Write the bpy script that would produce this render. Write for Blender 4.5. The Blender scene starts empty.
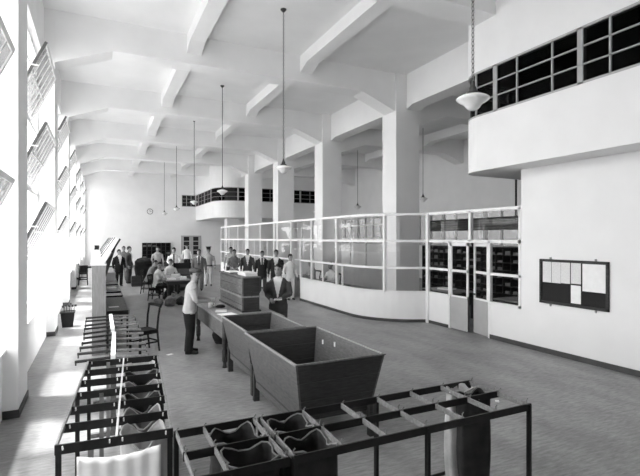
import bpy, bmesh, math, random
import numpy as np
from mathutils import Vector, Matrix
random.seed(7)
R = math.radians
sc = bpy.context.scene
C = sc.collection

# ------------------------------------------------------------------ camera
CAMH = 2.3
cd = bpy.data.cameras.new('camera'); cam = bpy.data.objects.new('camera', cd); C.objects.link(cam)
cam.location = (0, 0, CAMH); cam.rotation_euler = (R(90), 0, R(-25.7))
cd.sensor_fit = 'HORIZONTAL'; cd.sensor_width = 36.0; cd.lens = 36.0 * 460 / 640
cd.clip_start = 0.05; cd.clip_end = 400
sc.camera = cam
# ------------------------------------------------------------------ daylight
w = bpy.data.worlds.new('sky'); sc.world = w; w.use_nodes = True
bgn = w.node_tree.nodes['Background']
bgn.inputs[0].default_value = (1, 1, 1, 1); bgn.inputs[1].default_value = 7.0
sd = bpy.data.lights.new('sun', 'SUN'); sun = bpy.data.objects.new('sun', sd); C.objects.link(sun)
sd.energy = 15.0; sd.angle = R(7.0)
sun.rotation_euler = Vector((0.3, -0.1, -1.0)).to_track_quat('-Z', 'Y').to_euler()
PITCH = 5.456
WY0, WY1 = 7.84, 12.45         # first window bay in view
for k in range(-1, 6):
    pd = bpy.data.lights.new('window_portal', 'AREA'); po = bpy.data.objects.new('window_portal', pd); C.objects.link(po)
    pd.shape = 'RECTANGLE'; pd.size = 5.8; pd.size_y = 4.7; pd.cycles.is_portal = True
    po.location = (-1.52, (WY0 + WY1) / 2 + PITCH * k, 3.75); po.rotation_euler = (0, R(-90), 0)
pd = bpy.data.lights.new('aisle_portal', 'AREA'); po = bpy.data.objects.new('aisle_portal', pd); C.objects.link(po)
pd.shape = 'RECTANGLE'; pd.size = 1.9; pd.size_y = 24.2; pd.cycles.is_portal = True
po.location = (16.95, 19.5, 2.8); po.rotation_euler = (0, R(90), 0)
sc.view_settings.view_transform = 'Standard'; sc.view_settings.look = 'None'
sc.view_settings.gamma = 1.0; sc.view_settings.use_curve_mapping = False
sc.view_settings.exposure = 0.25
sc.cycles.max_bounces = 14; sc.cycles.diffuse_bounces = 9; sc.cycles.transparent_max_bounces = 24
sc.cycles.use_denoising = True; sc.cycles.caustics_reflective = False; sc.cycles.caustics_refractive = False

# ------------------------------------------------------------------ materials
def mat(name, v, rough=0.7, scale=6.0, amt=0.08, bump=0.0, stretch=(1, 1, 1), detail=4.0, coat=0.0, metal=0.0, spec=0.3):
    m = bpy.data.materials.new(name); m.use_nodes = True
    nt = m.node_tree; b = nt.nodes['Principled BSDF']
    b.inputs['Roughness'].default_value = rough; b.inputs['Metallic'].default_value = metal
    b.inputs['Specular IOR Level'].default_value = spec
    tc = nt.nodes.new('ShaderNodeTexCoord'); mp = nt.nodes.new('ShaderNodeMapping')
    mp.inputs['Scale'].default_value = stretch
    nz = nt.nodes.new('ShaderNodeTexNoise'); nz.inputs['Scale'].default_value = scale; nz.inputs['Detail'].default_value = detail
    cr = nt.nodes.new('ShaderNodeValToRGB')
    lo, hi = v * (1 - amt), min(0.95, v * (1 + amt))
    cr.color_ramp.elements[0].color = (lo, lo, lo, 1); cr.color_ramp.elements[0].position = 0.3
    cr.color_ramp.elements[1].color = (hi, hi, hi, 1); cr.color_ramp.elements[1].position = 0.7
    L = nt.links.new
    L(tc.outputs['Object'], mp.inputs['Vector']); L(mp.outputs['Vector'], nz.inputs['Vector'])
    L(nz.outputs['Fac'], cr.inputs['Fac']); L(cr.outputs['Color'], b.inputs['Base Color'])
    if bump:
        bp = nt.nodes.new('ShaderNodeBump'); bp.inputs['Strength'].default_value = bump; bp.inputs['Distance'].default_value = 0.02
        L(nz.outputs['Fac'], bp.inputs['Height']); L(bp.outputs['Normal'], b.inputs['Normal'])
    return m
def glassmat(name, tint, refl, base=0.012):
    m = bpy.data.materials.new(name); m.use_nodes = True; nt = m.node_tree; nt.nodes.clear()
    o = nt.nodes.new('ShaderNodeOutputMaterial'); mx = nt.nodes.new('ShaderNodeMixShader')
    t = nt.nodes.new('ShaderNodeBsdfTransparent'); g = nt.nodes.new('ShaderNodeBsdfGlossy')
    t.inputs[0].default_value = (tint, tint, tint, 1); g.inputs['Roughness'].default_value = 0.03
    fc = nt.nodes.new('ShaderNodeLayerWeight'); fc.inputs['Blend'].default_value = 0.5
    pw = nt.nodes.new('ShaderNodeMath'); pw.operation = 'POWER'; pw.inputs[1].default_value = 4.0
    lw = nt.nodes.new('ShaderNodeMath'); lw.operation = 'MULTIPLY_ADD'; lw.inputs[1].default_value = refl; lw.inputs[2].default_value = base
    nt.links.new(fc.outputs['Facing'], pw.inputs[0]); nt.links.new(pw.outputs[0], lw.inputs[0])
    L = nt.links.new
    L(lw.outputs[0], mx.inputs[0]); L(t.outputs[0], mx.inputs[1]); L(g.outputs[0], mx.inputs[2]); L(mx.outputs[0], o.inputs[0])
    return m
M = dict(
    wall=mat('white_plaster', 0.84, 0.85, 1.5, 0.025), ceil=mat('ceiling_plaster', 0.84, 0.9, 1.2, 0.03),
    aisle=mat('grey_plaster', 0.8, 0.9, 1.2, 0.03),
    white=mat('white_paint', 0.82, 0.5, 3, 0.03), greypaint=mat('pale_grey_paint', 0.42, 0.5, 3, 0.05),
    base=mat('dark_skirting', 0.07, 0.6, 4, 0.2), black=mat('black_iron', 0.011, 0.45, 20, 0.3),
    bar=mat('light_grey_steel', 0.19, 0.45, 40, 0.3, stretch=(1, 1, 1)), brass=mat('pale_metal', 0.55, 0.35, 30, 0.15),  # grey bar tone carries the window light on the rack cross bars
    wood=mat('dark_wood', 0.032, 0.5, 5, 0.35, 0.08, (1, 1, 9)), bin=mat('bin_boards_shaded', 0.035, 0.5, 5, 0.35, 0.1, (2, 2, 14)),
    binlit=mat('bin_boards_lit', 0.095, 0.55, 6, 0.3, 0.1, (2, 2, 10)),  # paler copy of the bin boards: side light put into the colour
    midwood=mat('mid_wood', 0.12, 0.55, 5, 0.3, 0.06, (8, 1, 8)), palewood=mat('pale_board', 0.26, 0.6, 5, 0.15, 0.04, (8, 8, 1)),
    desk=mat('desk_top', 0.23, 0.45, 4, 0.25, 0, (8, 1, 1)),
    dark=mat('dark_interior', 0.015, 0.6, 5, 0.3), paper=mat('paper', 0.86, 0.8, 9, 0.04), card=mat('printed_sheet', 0.72, 0.8, 60, 0.18, 0, (1, 1, 6)),
    felt=mat('dark_felt', 0.022, 0.95, 60, 0.2), canvas=mat('pale_canvas', 0.45, 0.9, 7, 0.3, 0.5), sack=mat('grey_sack', 0.17, 0.9, 7, 0.5, 0.5),
    dcanvas=mat('dark_canvas', 0.025, 0.9, 9, 0.4, 0.5), opal=mat('opal_glass', 0.86, 0.15, 3, 0.02, spec=0.6),
    skin=mat('skin', 0.29, 0.55, 12, 0.08), hair=mat('hair', 0.015, 0.5, 40, 0.3), shoe=mat('shoe_leather', 0.02, 0.35, 20, 0.2),
    c_white=mat('cloth_white', 0.74, 0.9, 9, 0.08), c_pale=mat('cloth_pale', 0.42, 0.9, 9, 0.12), c_grey=mat('cloth_grey', 0.17, 0.9, 9, 0.18),
    c_mid=mat('cloth_mid', 0.07, 0.9, 9, 0.2), c_dark=mat('cloth_dark', 0.022, 0.9, 9, 0.25), c_black=mat('cloth_black', 0.012, 0.9, 9, 0.25),
    leaf=mat('dry_stalks', 0.05, 0.8, 9, 0.3), clock=mat('clock_face', 0.8, 0.4, 4, 0.02),
    glass=glassmat('window_glass', 0.96, 0.3), sashglass=glassmat('sash_glass', 0.6, 0.3), dimglass=glassmat('dimmed_glass', 0.22, 0.3), galleryglass=glassmat('gallery_glass', 0.5, 0.08, 0.003), pglass=glassmat('partition_glass', 0.94, 0.25),
)
M['street'] = mat('pale_street', 0.28, 0.9, 0.5, 0.2)
# floor: streaked dark composition flooring
fm = mat('floor_composition', 0.26, 0.42, 1.6, 0.22, 0.02, (1.2, 0.5, 1), 6, spec=0.4); M['floor'] = fm
def _floor():
    nt = fm.node_tree; b = nt.nodes['Principled BSDF']
    tc = nt.nodes['Texture Coordinate']; L = nt.links.new
    mp = nt.nodes.new('ShaderNodeMapping'); mp.inputs['Scale'].default_value = (2.2, 11, 1); mp.inputs['Rotation'].default_value = (0, 0, R(24))
    n2 = nt.nodes.new('ShaderNodeTexNoise'); n2.inputs['Scale'].default_value = 2.6; n2.inputs['Detail'].default_value = 7; n2.inputs['Roughness'].default_value = 0.7
    cr = nt.nodes.new('ShaderNodeValToRGB'); cr.color_ramp.elements[0].position = 0.33; cr.color_ramp.elements[1].position = 0.68
    cr.color_ramp.elements[0].color = (.66, .66, .66, 1); cr.color_ramp.elements[1].color = (1.3, 1.3, 1.3, 1)
    mx = nt.nodes.new('ShaderNodeMix'); mx.data_type = 'RGBA'; mx.blend_type = 'MULTIPLY'; mx.inputs[0].default_value = 1
    L(tc.outputs['Object'], mp.inputs[0]); L(mp.outputs[0], n2.inputs['Vector']); L(n2.outputs['Fac'], cr.inputs[0])
    L(nt.nodes['Color Ramp'].outputs[0], mx.inputs[6]); L(cr.outputs[0], mx.inputs[7]); L(mx.outputs[2], b.inputs['Base Color'])
_floor()

# ------------------------------------------------------------------ mesh helpers
class MB:
    def __init__(s): s.v = []; s.f = []
    def add(s, vs, fs):
        n = len(s.v); s.v += [tuple(p) for p in vs]; s.f += [tuple(i + n for i in f) for f in fs]; return s
    def box(s, x0, x1, y0, y1, z0, z1):
        return s.add([(x0, y0, z0), (x1, y0, z0), (x1, y1, z0), (x0, y1, z0), (x0, y0, z1), (x1, y0, z1), (x1, y1, z1), (x0, y1, z1)],
                     [(0, 3, 2, 1), (4, 5, 6, 7), (0, 1, 5, 4), (1, 2, 6, 5), (2, 3, 7, 6), (3, 0, 4, 7)])
    def hexa(s, p):      # 8 corners: bottom ring 0-3, top ring 4-7 (counter-clockwise)
        return s.add(p, [(0, 3, 2, 1), (4, 5, 6, 7), (0, 1, 5, 4), (1, 2, 6, 5), (2, 3, 7, 6), (3, 0, 4, 7)])
    def obox(s, c, size, mtx):
        hx, hy, hz = [k / 2 for k in size]; c = Vector(c)
        return s.hexa([c + mtx @ Vector(q) for q in ((-hx, -hy, -hz), (hx, -hy, -hz), (hx, hy, -hz), (-hx, hy, -hz), (-hx, -hy, hz), (hx, -hy, hz), (hx, hy, hz), (-hx, hy, hz))])
    def prism(s, pts, axis, a0, a1):   # polygon in the other two axes, extruded along axis
        n = len(pts); vs = []
        for a in (a0, a1):
            for (p, q) in pts:
                vs.append({'x': (a, p, q), 'y': (p, a, q), 'z': (p, q, a)}[axis])
        fs = [tuple(range(n)), tuple(range(2 * n - 1, n - 1, -1))]
        for i in range(n): j = (i + 1) % n; fs.append((i, i + n, j + n, j))
        return s.add(vs, fs)
    def tube(s, pts, r, n=8, cap=True):
        pts = [Vector(p) for p in pts]; rs = r if isinstance(r, (list, tuple)) else [r] * len(pts)
        vs = []; fs = []
        for i, p in enumerate(pts):
            d = (pts[min(i + 1, len(pts) - 1)] - pts[max(i - 1, 0)]).normalized()
            up = Vector((0, 0, 1)) if abs(d.z) < 0.9 else Vector((0, 1, 0))
            a = d.cross(up).normalized(); b = a.cross(d)
            for k in range(n):
                t = 2 * math.pi * k / n; vs.append(p + (a * math.cos(t) + b * math.sin(t)) * rs[i])
        for i in range(len(pts) - 1):
            for k in range(n):
                j = (k + 1) % n; fs.append((i * n + k, i * n + j, (i + 1) * n + j, (i + 1) * n + k))
        if cap: fs.append(tuple(range(n - 1, -1, -1))); fs.append(tuple((len(pts) - 1) * n + k for k in range(n)))
        return s.add(vs, fs)
    def lathe(s, prof, c=(0, 0, 0), n=20):      # (r, z) pairs
        vs = []; fs = []
        for (r, z) in prof:
            for k in range(n):
                t = 2 * math.pi * k / n; vs.append((c[0] + r * math.cos(t), c[1] + r * math.sin(t), c[2] + z))
        for i in range(len(prof) - 1):
            for k in range(n):
                j = (k + 1) % n; fs.append((i * n + k, i * n + j, (i + 1) * n + j, (i + 1) * n + k))
        fs.append(tuple(range(n - 1, -1, -1))); fs.append(tuple((len(prof) - 1) * n + k for k in range(n)))
        return s.add(vs, fs)
    def mesh(s, name):
        m = bpy.data.meshes.new(name); m.from_pydata([tuple(v) for v in s.v], [], s.f)
        b = bmesh.new(); b.from_mesh(m); bmesh.ops.recalc_face_normals(b, faces=b.faces); b.to_mesh(m); b.free(); return m
    def build(s, name, m, parent=None, smooth=False, bevel=0.0):
        me = s.mesh(name); o = bpy.data.objects.new(name, me); C.objects.link(o)
        me.materials.append(M[m] if isinstance(m, str) else m)
        if smooth: me.polygons.foreach_set('use_smooth', [True] * len(me.polygons))
        if parent: o.parent = parent
        if bevel:
            bv = o.modifiers.new('bevel', 'BEVEL'); bv.width = bevel; bv.segments = 2; bv.limit_method = 'ANGLE'
        return o
def struct(o, label=None):
    o['kind'] = 'structure'
    if label: o['label'] = label
    return o
def tag(o, label, cat, group=None, kind=None):
    o['label'] = label; o['category'] = cat
    if group: o['group'] = group
    if kind: o['kind'] = kind
    return o
def thing(name, label, cat, loc=(0, 0, 0), rz=0, group=None):
    o = bpy.data.objects.new(name, None); C.objects.link(o); o.location = loc; o.rotation_euler = (0, 0, rz)
    o.empty_display_size = 0.1
    return tag(o, label, cat, group)
def link(name, me, parent=None, loc=(0, 0, 0), rot=(0, 0, 0)):
    o = bpy.data.objects.new(name, me); C.objects.link(o); o.parent = parent; o.location = loc; o.rotation_euler = rot; return o
def copy_tree(o, parent=None):
    c = o.copy(); C.objects.link(c); c.parent = parent
    for ch in list(o.children): copy_tree(ch, c)
    return c

# ------------------------------------------------------------------ setting
YB, YF = -1.5, 39.6           # wall behind the camera, far wall
XL, XC, XA = -.93, 8.71, 16.7  # left wall face, column face, aisle wall
ZS, ZA = 7.67, 7.27            # slab heights: hall and aisle
struct(MB().box(-1.6, XA + .2, YB - .2, YF + .2, -.12, 0).build('floor', 'floor'), 'dark streaked composition floor of the hall')
struct(MB().box(-60, -1.6, -40, 80, -.6, -.3).build('ground', 'street'), 'street outside the left windows')
ceiling = struct(MB().box(-1.6, 9.64, YB - .2, YF + .2, ZS, ZS + .2).build('ceiling', 'ceil'), 'white plastered ceiling crossed by beams')
MB().box(9.64, XA + .2, YB - .2, YF + .2, ZA, ZA + .2).build('aisle_slab', 'ceil', ceiling)
beamY = [12.76 + PITCH * k for k in range(-3, 5)]
prof = [(XL - .2, ZS), (XL - .2, 6.44), (XL, 6.44), (XL + 1.25, 6.92), (XC - 1.22, 6.92), (XC, 6.44), (XC + .2, 6.44), (XC + .2, ZS)]
aprof = [(9.5, ZA), (9.5, 6.1), (9.64, 6.1), (10.9, 6.52), (15.5, 6.52), (XA, 6.1), (XA, ZA)]
cm = MB().prism(prof, 'y', -.3, .3).mesh('cross_beam'); cm.materials.append(M['ceil'])
am = MB().prism(aprof, 'y', -.3, .3).mesh('aisle_beam'); am.materials.append(M['ceil'])
for y in beamY:
    link('cross_beam', cm, ceiling, (0, y, 0))
    if y > 8: link('aisle_beam', am, ceiling, (0, y, 0))
# secondary beams along the hall, haunched at both ends
L2 = PITCH - .6
sm = MB().prism([(0, ZS), (0, 7.18), (.5, 7.34), (L2 - .5, 7.34), (L2, 7.18), (L2, ZS)], 'x', -.19, .19).mesh('joist_beam'); sm.materials.append(M['ceil'])
em = MB().prism([(0, ZS), (0, 6.52), (.3, 6.62), (L2 - .5, 6.62), (L2 - .2, 6.52), (L2 - .2, ZS)], 'x', -.28, .28).mesh('edge_beam'); em.materials.append(M['ceil'])
asm = MB().prism([(0, ZA), (0, 6.75), (.5, 6.88), (L2 - .5, 6.88), (L2, 6.75), (L2, ZA)], 'x', -.19, .19).mesh('aisle_joist'); asm.materials.append(M['ceil'])
for y in beamY:
    for x in (2.29, 5.54): link('joist_beam', sm, ceiling, (x, y + .3, 0))
    link('edge_beam', em, ceiling, (9.38, y + .4, 0))
    if y > 8:
        for x in (12.0, 14.4): link('aisle_joist', asm, ceiling, (x, y + .3, 0))
# columns
colm = MB().box(XC, 9.64, -.37, .43, 0, ZS).mesh('column'); colm.materials.append(M['wall'])
for i, y in enumerate(beamY):
    if y < 10: continue
    o = link('column', colm, None, (0, y, 0)); struct(o, 'white square column rising behind the glazed partition')
# left wall: piers, sills and heads
mb = MB()
for k in range(-2, 6):
    a, b = WY1 + PITCH * k, WY0 + PITCH * (k + 1)
    a = min(a, 39.3)
    mb.box(-1.5, XL, a if k > -2 else YB, b if k < 5 else YF, 0, ZS)
    if k > -2:
        mb.box(-1.45, -1.1, WY0 + PITCH * k, min(39.3, WY1 + PITCH * k), 0, .84); mb.box(-1.5, -1.15, WY0 + PITCH * k, min(39.3, WY1 + PITCH * k), 6.5, ZS)
wl = struct(mb.build('wall_left', 'wall'), 'white left wall of piers between tall windows')
for k in range(-1, 6):
    y0, y1 = WY0 + PITCH * k, min(39.3, WY1 + PITCH * k)
    MB().prism([(-1.42, .84), (-1.06, .84), (-1.06, .88), (-1.42, .95)], 'y', y0, y1).build('window_sill', 'wall', wl)
mb = MB()
for k in range(-1, 5):
    mb.box(XL, XL + .015, WY1 + PITCH * k - .015, WY0 + PITCH * (k + 1), 0, .1); mb.box(-1.1, XL, WY1 + PITCH * k - .015, WY1 + PITCH * k, 0, .1)
struct(mb.build('baseboard_left', 'base'), 'dark skirting at the foot of the left wall piers')
# windows with bottom-hung sashes tilted into the hall
SW, SH = 2.0, 1.13
sb = MB()
for (y0, y1, z0, z1) in ((0, SW, 0, .05), (0, SW, SH - .05, SH), (0, .05, 0, SH), (SW - .05, SW, 0, SH)): sb.box(-.02, .02, y0, y1, z0, z1)
for i in range(1, 6): sb.box(-.012, .012, SW * i / 6 - .014, SW * i / 6 + .014, 0, SH)
sb.box(-.012, .012, 0, SW, SH * .5 - .014, SH * .5 + .014)
sashm = sb.mesh('sash'); sashm.materials.append(M['white'])
edgem = MB().box(-.024, .024, -.008, 0, 0, SH).mesh('dark_edge'); edgem.materials.append(M['base'])  # dark strip along the near edge of each sash
panem = MB().box(-.003, .003, .05, SW - .05, .05, SH - .05).mesh('pane'); panem.materials.append(M['sashglass'])
armm = MB().box(-.01, .36, -.02, -.005, -.01, .01).mesh('stay_arm'); armm.materials.append(M['white'])
ZH = (1.95, 3.35, 4.75)
for i, k in enumerate(range(-1, 6)):
    y0, y1 = WY0 + PITCH * k, min(39.3, WY1 + PITCH * k)
    mb = MB(); X0, X1 = -1.34, -1.27
    for (a, b, c_, d) in ((y0, y1, .9, .97), (y0, y1, 6.44, 6.5), (y0, y0 + .06, .9, 6.5), (y1 - .06, y1, .9, 6.5), (y0 + 1.42, y0 + 1.49, .9, 6.5), (y0 + 3.51, y0 + 3.58, .9, 6.5)):
        mb.box(X0, X1, a, b, c_, d)
    for z in ZH: mb.box(X0, X1, y0, y1, z - .1, z - .04)
    mb.box(X0, X1, y0, y1, 5.88, 5.94)
    for q in (.38, .73, 1.08, 2.48, 3.9, 4.22): mb.box(X0 + .02, X1 - .02, y0 + q, y0 + q + .03, .9, 6.5 if q != 2.48 else 1.9)
    wn = struct(mb.build('window_%d' % (i + 1), 'white'), 'tall white window of the left wall with tilted sashes')
    g = MB().box(-1.31, -1.304, y0 + 3.58, y1 - .06, .97, 6.44); g.box(-1.31, -1.304, y0 + .06, y0 + 1.42, .97, 6.44); g.box(-1.31, -1.304, y0 + 1.49, y0 + 3.51, .97, 1.86); g.box(-1.31, -1.304, y0 + 1.49, y0 + 3.51, 5.94, 6.44)
    g.build('pane', 'glass', wn)
    for z in ZH:
        s = link('sash', sashm, wn, (-1.3, y0 + 1.5, z - .04), (0, R(25), 0))
        link('pane', panem, s); link('dark_edge', edgem, s)
        link('stay_arm', armm, wn, (-1.3, y0 + 1.49, z + .55))
    if k in (0, 1):
        hm = MB().box(-1.27, -1.2, y0 + 2.0, y0 + 2.02, 1.32, 1.34); hm.box(-1.21, -1.19, y0 + 1.995, y0 + 2.025, 1.2, 1.5); hm.box(-1.21, -1.19, y0 + 2.0, y0 + 2.2, 1.2, 1.22)
        hm.build('window_handle', 'black', wn)
# far wall, near wall (behind the camera) and aisle wall
struct(MB().box(-1.6, XA + .2, YF, YF + .2, 0, ZS).build('wall_far', 'wall'), 'white far end wall of the hall')
struct(MB().box(-1.6, XA + .2, YB - .2, YB, 0, ZS).build('wall_near', 'wall'), 'white end wall behind the viewer')
struct(MB().box(XA, XA + .2, YB, YF, 0, 1.9).box(XA, XA + .2, YB, YF, 3.7, ZS).box(XA, XA + .2, YB, 7.5, 1.9, 3.7).box(XA, XA + .2, 31.5, YF, 1.9, 3.7).build('wall_aisle', 'aisle'), 'grey wall at the back of the side aisle')
b = MB().box(XA + .05, XA + .12, 7.5, 31.5, 1.9, 1.96).box(XA + .05, XA + .12, 7.5, 31.5, 3.64, 3.7)
for i in range(25): b.box(XA + .04, XA + .12, 7.48 + i - (.03 if i % 3 else .09), 7.52 + i + (.03 if i % 3 else .09), 1.9, 3.7)
wn = struct(b.build('window_8', 'greypaint'), 'added band of low windows lighting the aisle from its back wall')  # window band added to bring light into the aisle
MB().box(XA + .08, XA + .086, 7.5, 31.5, 1.96, 3.64).build('pane', 'dimglass', wn)  # pane tint dims the daylight coming through the band
struct(MB().box(8.07, 8.3, YB, 6.94, 0, 3.75).build('wall_right', 'wall'), 'white right wall below the overhanging gallery')
struct(MB().box(8.05, 8.07, YB, 6.94, 0, .1).build('baseboard_right', 'base'), 'dark skirting along the right wall')
struct(MB().box(-1.1, 6.19, YF - .02, YF, 0, .12).build('baseboard_far', 'base'), 'dark skirting along the far wall')

def path_rounded(near):
    pts = []
    r, xg = .62, 7.4
    if near:   # gallery over the right wall: runs along -x face from YB to y=8, turns to +x
        pts.append((xg, YB))
        for i in range(9): t = math.pi / 2 * i / 8; pts.append((xg + r - r * math.cos(t), 8.15 - r + r * math.sin(t)))
        pts.append((XA, 8.15))
    else:
        pts.append((xg, YF)); r = 1.5
        for i in range(11): t = math.pi / 2 * i / 10; pts.append((xg + r - r * math.cos(t), 31.9 + r - r * math.sin(t)))
        pts.append((XA, 31.9))
    return pts
def wallstrip(mb, pts, z0, z1, th, side):
    n = len(pts); P = [Vector((x, y)) for x, y in pts]; off = []
    for i in range(n):
        d = (P[min(i + 1, n - 1)] - P[max(i - 1, 0)]).normalized(); nrm = Vector((-d.y, d.x)) * side
        off.append(P[i] + nrm * th)
    for i in range(n - 1):
        a, b, c, d = P[i], P[i + 1], off[i + 1], off[i]
        mb.hexa([(a.x, a.y, z0), (b.x, b.y, z0), (c.x, c.y, z0), (d.x, d.y, z0), (a.x, a.y, z1), (b.x, b.y, z1), (c.x, c.y, z1), (d.x, d.y, z1)])
    return mb
def resample(pts, step):
    out = [pts[0]]
    for a, b in zip(pts[:-1], pts[1:]):
        d = math.dist(a, b); n = max(1, int(round(d / step)))
        for i in range(1, n + 1): out.append((a[0] + (b[0] - a[0]) * i / n, a[1] + (b[1] - a[1]) * i / n))
    return out
for near, nm in ((True, 'near'), (False, 'far')):
    pts = path_rounded(near); side = -1 if near else 1
    mb = MB(); wallstrip(mb, pts, 3.75, 4.92, .15, side); wallstrip(mb, pts, 5.9, ZS, .15, side)
    mb.prism([(x_ + .02, y_ + (-.02 if near else .02)) for x_, y_ in pts] + [(XA, YB if near else YF)], 'z', 3.752, 3.9)
    gw = struct(mb.build('wall_gallery_' + nm, 'wall'), ('near' if near else 'far') + ' white gallery with rounded corner jutting over the floor')
    # ribbon window
    fr = MB(); wallstrip(fr, pts, 4.92, 4.96, .1, side); wallstrip(fr, pts, 5.86, 5.9, .1, side)
    for z in (5.24, 5.55): wallstrip(fr, pts, z, z + .022, .05, side)
    wn = struct(fr.build('window_%d' % (9 if near else 10), 'greypaint'), 'dark ribbon window of the %s gallery' % nm)
    if near: ys = [(7.56, 0), (7.02, 1), (6.47, 0), (5.69, 0), (5.15, 1), (4.64, 0), (4.1, 0), (3.4, 1), (2.6, 0), (1.8, 1), (0.2, 1)]; posts = [((7.4, y), t) for y, t in ys] + [((x, 8.15), 1) for x in (9, 11, 13, 15)]
    else: posts = [((7.4, y), t) for y, t in ((38.4, 1), (37.2, 0), (36, 1), (34.8, 0), (33.7, 1))] + [((7.85, 32.35), 0)] + [((x, 31.9), t) for x, t in ((8.9, 1), (9.6, 0), (10.4, 1), (11.3, 0), (12.2, 1), (12.9, 0), (13.7, 1), (14.5, 0), (15.3, 1), (16.1, 0))]
    for (x, y), t in posts:
        h = .05 if t else .014
        o = MB().box(x - h if not near else x + .0, x + h if not near else x + (.1 if t else .05), y - h, y + h, 4.92, 5.9).build('mullion', 'greypaint', wn)
    g = MB(); wallstrip(g, [(p[0] + (.03 if p[1] < YF else .03), p[1] + (-.03 if near else .03)) for p in pts], 4.94, 5.88, .006, side)
    g.build('pane', 'galleryglass', wn)
    # black lining stands in for the unlit room behind the ribbon window
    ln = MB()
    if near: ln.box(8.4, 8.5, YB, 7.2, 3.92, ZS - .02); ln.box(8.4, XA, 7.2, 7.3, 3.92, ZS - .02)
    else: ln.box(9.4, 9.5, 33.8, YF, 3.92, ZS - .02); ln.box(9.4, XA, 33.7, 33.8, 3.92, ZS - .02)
    ln.build('dark_lining', 'dark', gw)

b = MB().box(6.25, 7.38, YF - .03, YF, 4.92, 4.97).box(6.25, 7.38, YF - .03, YF, 5.85, 5.9)
for x in (6.25, 6.62, 6.99, 7.34): b.box(x, x + .04, YF - .03, YF, 4.92, 5.9)
for z in (5.24, 5.55): b.box(6.25, 7.38, YF - .025, YF, z, z + .02)
fw_ = struct(b.build('window_11', 'greypaint'), 'small dark window in the far wall beside the far gallery'); MB().box(6.27, 7.36, YF - .01, YF - .004, 4.94, 5.88).build('pane', 'dark', fw_)
# ------------------------------------------------------------------ glazed partition
ZR = (.82, 1.48, 2.22, 2.95)
PX = 6.7
curve = []
for i in range(15):
    t = math.radians(106.2 * i / 14 if False else 90 * i / 14) ; curve.append((8.6 - 1.9 * math.cos(t), 11.9 - 1.9 * math.sin(t)))
curve = [p for p in curve if p[0] <= 8.02] + [(8.07, 10.05)]
py = [12.77 + 1.88 * k for k in range(9)]       # posts of the straight run
mb = MB()
straight_far = [(PX, py[-1]), (PX, py[2])]
straight_near = [(PX, 15.62), (PX, 12.77)]
wallstrip(mb, straight_far, 0, .8, .12, 1)
wallstrip(mb, straight_near + curve, 0, .8, .12, 1)
wp = struct(mb.build('wall_partition', 'wall'), 'low white wall carrying the glazed partition, curved at its corner')
mb = MB(); wallstrip(mb, [(p[0] - .012, p[1] - .004) for p in straight_near + curve], 0, .08, .02, 1); wallstrip(mb, [(p[0] - .012, p[1]) for p in straight_far], 0, .08, .02, 1)
struct(mb.build('baseboard_partition', 'base'), 'dark skirting under the curved partition')
gp = thing('glazed_partition', 'long white-framed glazed partition with a curved near corner', 'partition', (PX, 12.77, 0))
gp['kind'] = 'structure'; del gp['category']
def gl(b, name, m): o = b.build(name, m, gp); o.matrix_parent_inverse = Matrix.Translation((-PX, -12.77, 0)); return o
full = [(PX, py[-1]), (PX, 12.77)] + curve
for z in ZR[2:]:
    b = MB(); wallstrip(b, full, z - .035, z + .035, .07, 1); gl(b, 'rail', 'white')
for z in ZR[:2]:
    b = MB(); wallstrip(b, straight_near + curve, z - .03, z + .03, .07, 1); gl(b, 'rail', 'white')
    b = MB(); wallstrip(b, straight_far, z - .03, z + .03, .07, 1); gl(b, 'rail', 'white')
for y in py + [15.62]:
    top = ZR[3] if y != 15.62 else ZR[2]
    gl(MB().box(PX, PX + .08, y - .035, y + .035, .8 if y != py[2] else 0, top), 'post', 'white')
for y in (13.75,): gl(MB().box(PX + .01, PX + .06, y - .02, y + .02, .82, 1.48), 'mullion', 'white')
for y in (12.4,): gl(MB().box(PX + .01, PX + .06, y - .02, y + .02, .82, 1.48), 'mullion', 'white')
for k in range(3, 8): gl(MB().box(PX + .01, PX + .05, py[k] + .92, py[k] + .96, .82, 2.22), 'mullion', 'white')
cpost = curve[6]; gl(MB().box(cpost[0], cpost[0] + .08, cpost[1] - .035, cpost[1] + .035, .8, 2.95), 'post', 'white')
gl(MB().box(8.03, 8.11, 9.95, 10.05, 0, 2.97), 'post', 'white')
for seg in (((PX, py[k + 1]), (PX, py[k])) for k in range(8)):
    for z0, z1 in ((ZR[0], ZR[1]), (ZR[1], ZR[2]), (ZR[2], ZR[3])):
        y0, y1 = seg[1][1], seg[0][1]
        if y0 < 15 < y1 or abs(y0 - py[1]) < .01:
            if z0 < 2: y1 = 15.62
        gl(MB().box(PX + .03, PX + .036, y0, y1, z0, z1), 'pane', 'pglass')
for a, b_ in ((0, 6), (6, len(curve) - 1)):
    for z0, z1 in ((ZR[0], ZR[1]), (ZR[1], ZR[2]), (ZR[2], ZR[3])):
        pp = ([(PX, 12.77)] if a == 0 else []) + curve[a:b_ + 1]
        b = MB(); wallstrip(b, [(p[0] + .03, p[1] + .02) for p in pp], z0, z1, .006, 1); gl(b, 'pane', 'pglass')
# end return of the partition beside the far wall
gl(MB().box(PX, 8.7, py[-1], py[-1] + .06, 0, .8), 'return_wall', 'wall')
for z in ZR: gl(MB().box(PX, 8.7, py[-1], py[-1] + .06, z - .03, z + .03), 'rail', 'white')
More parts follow.
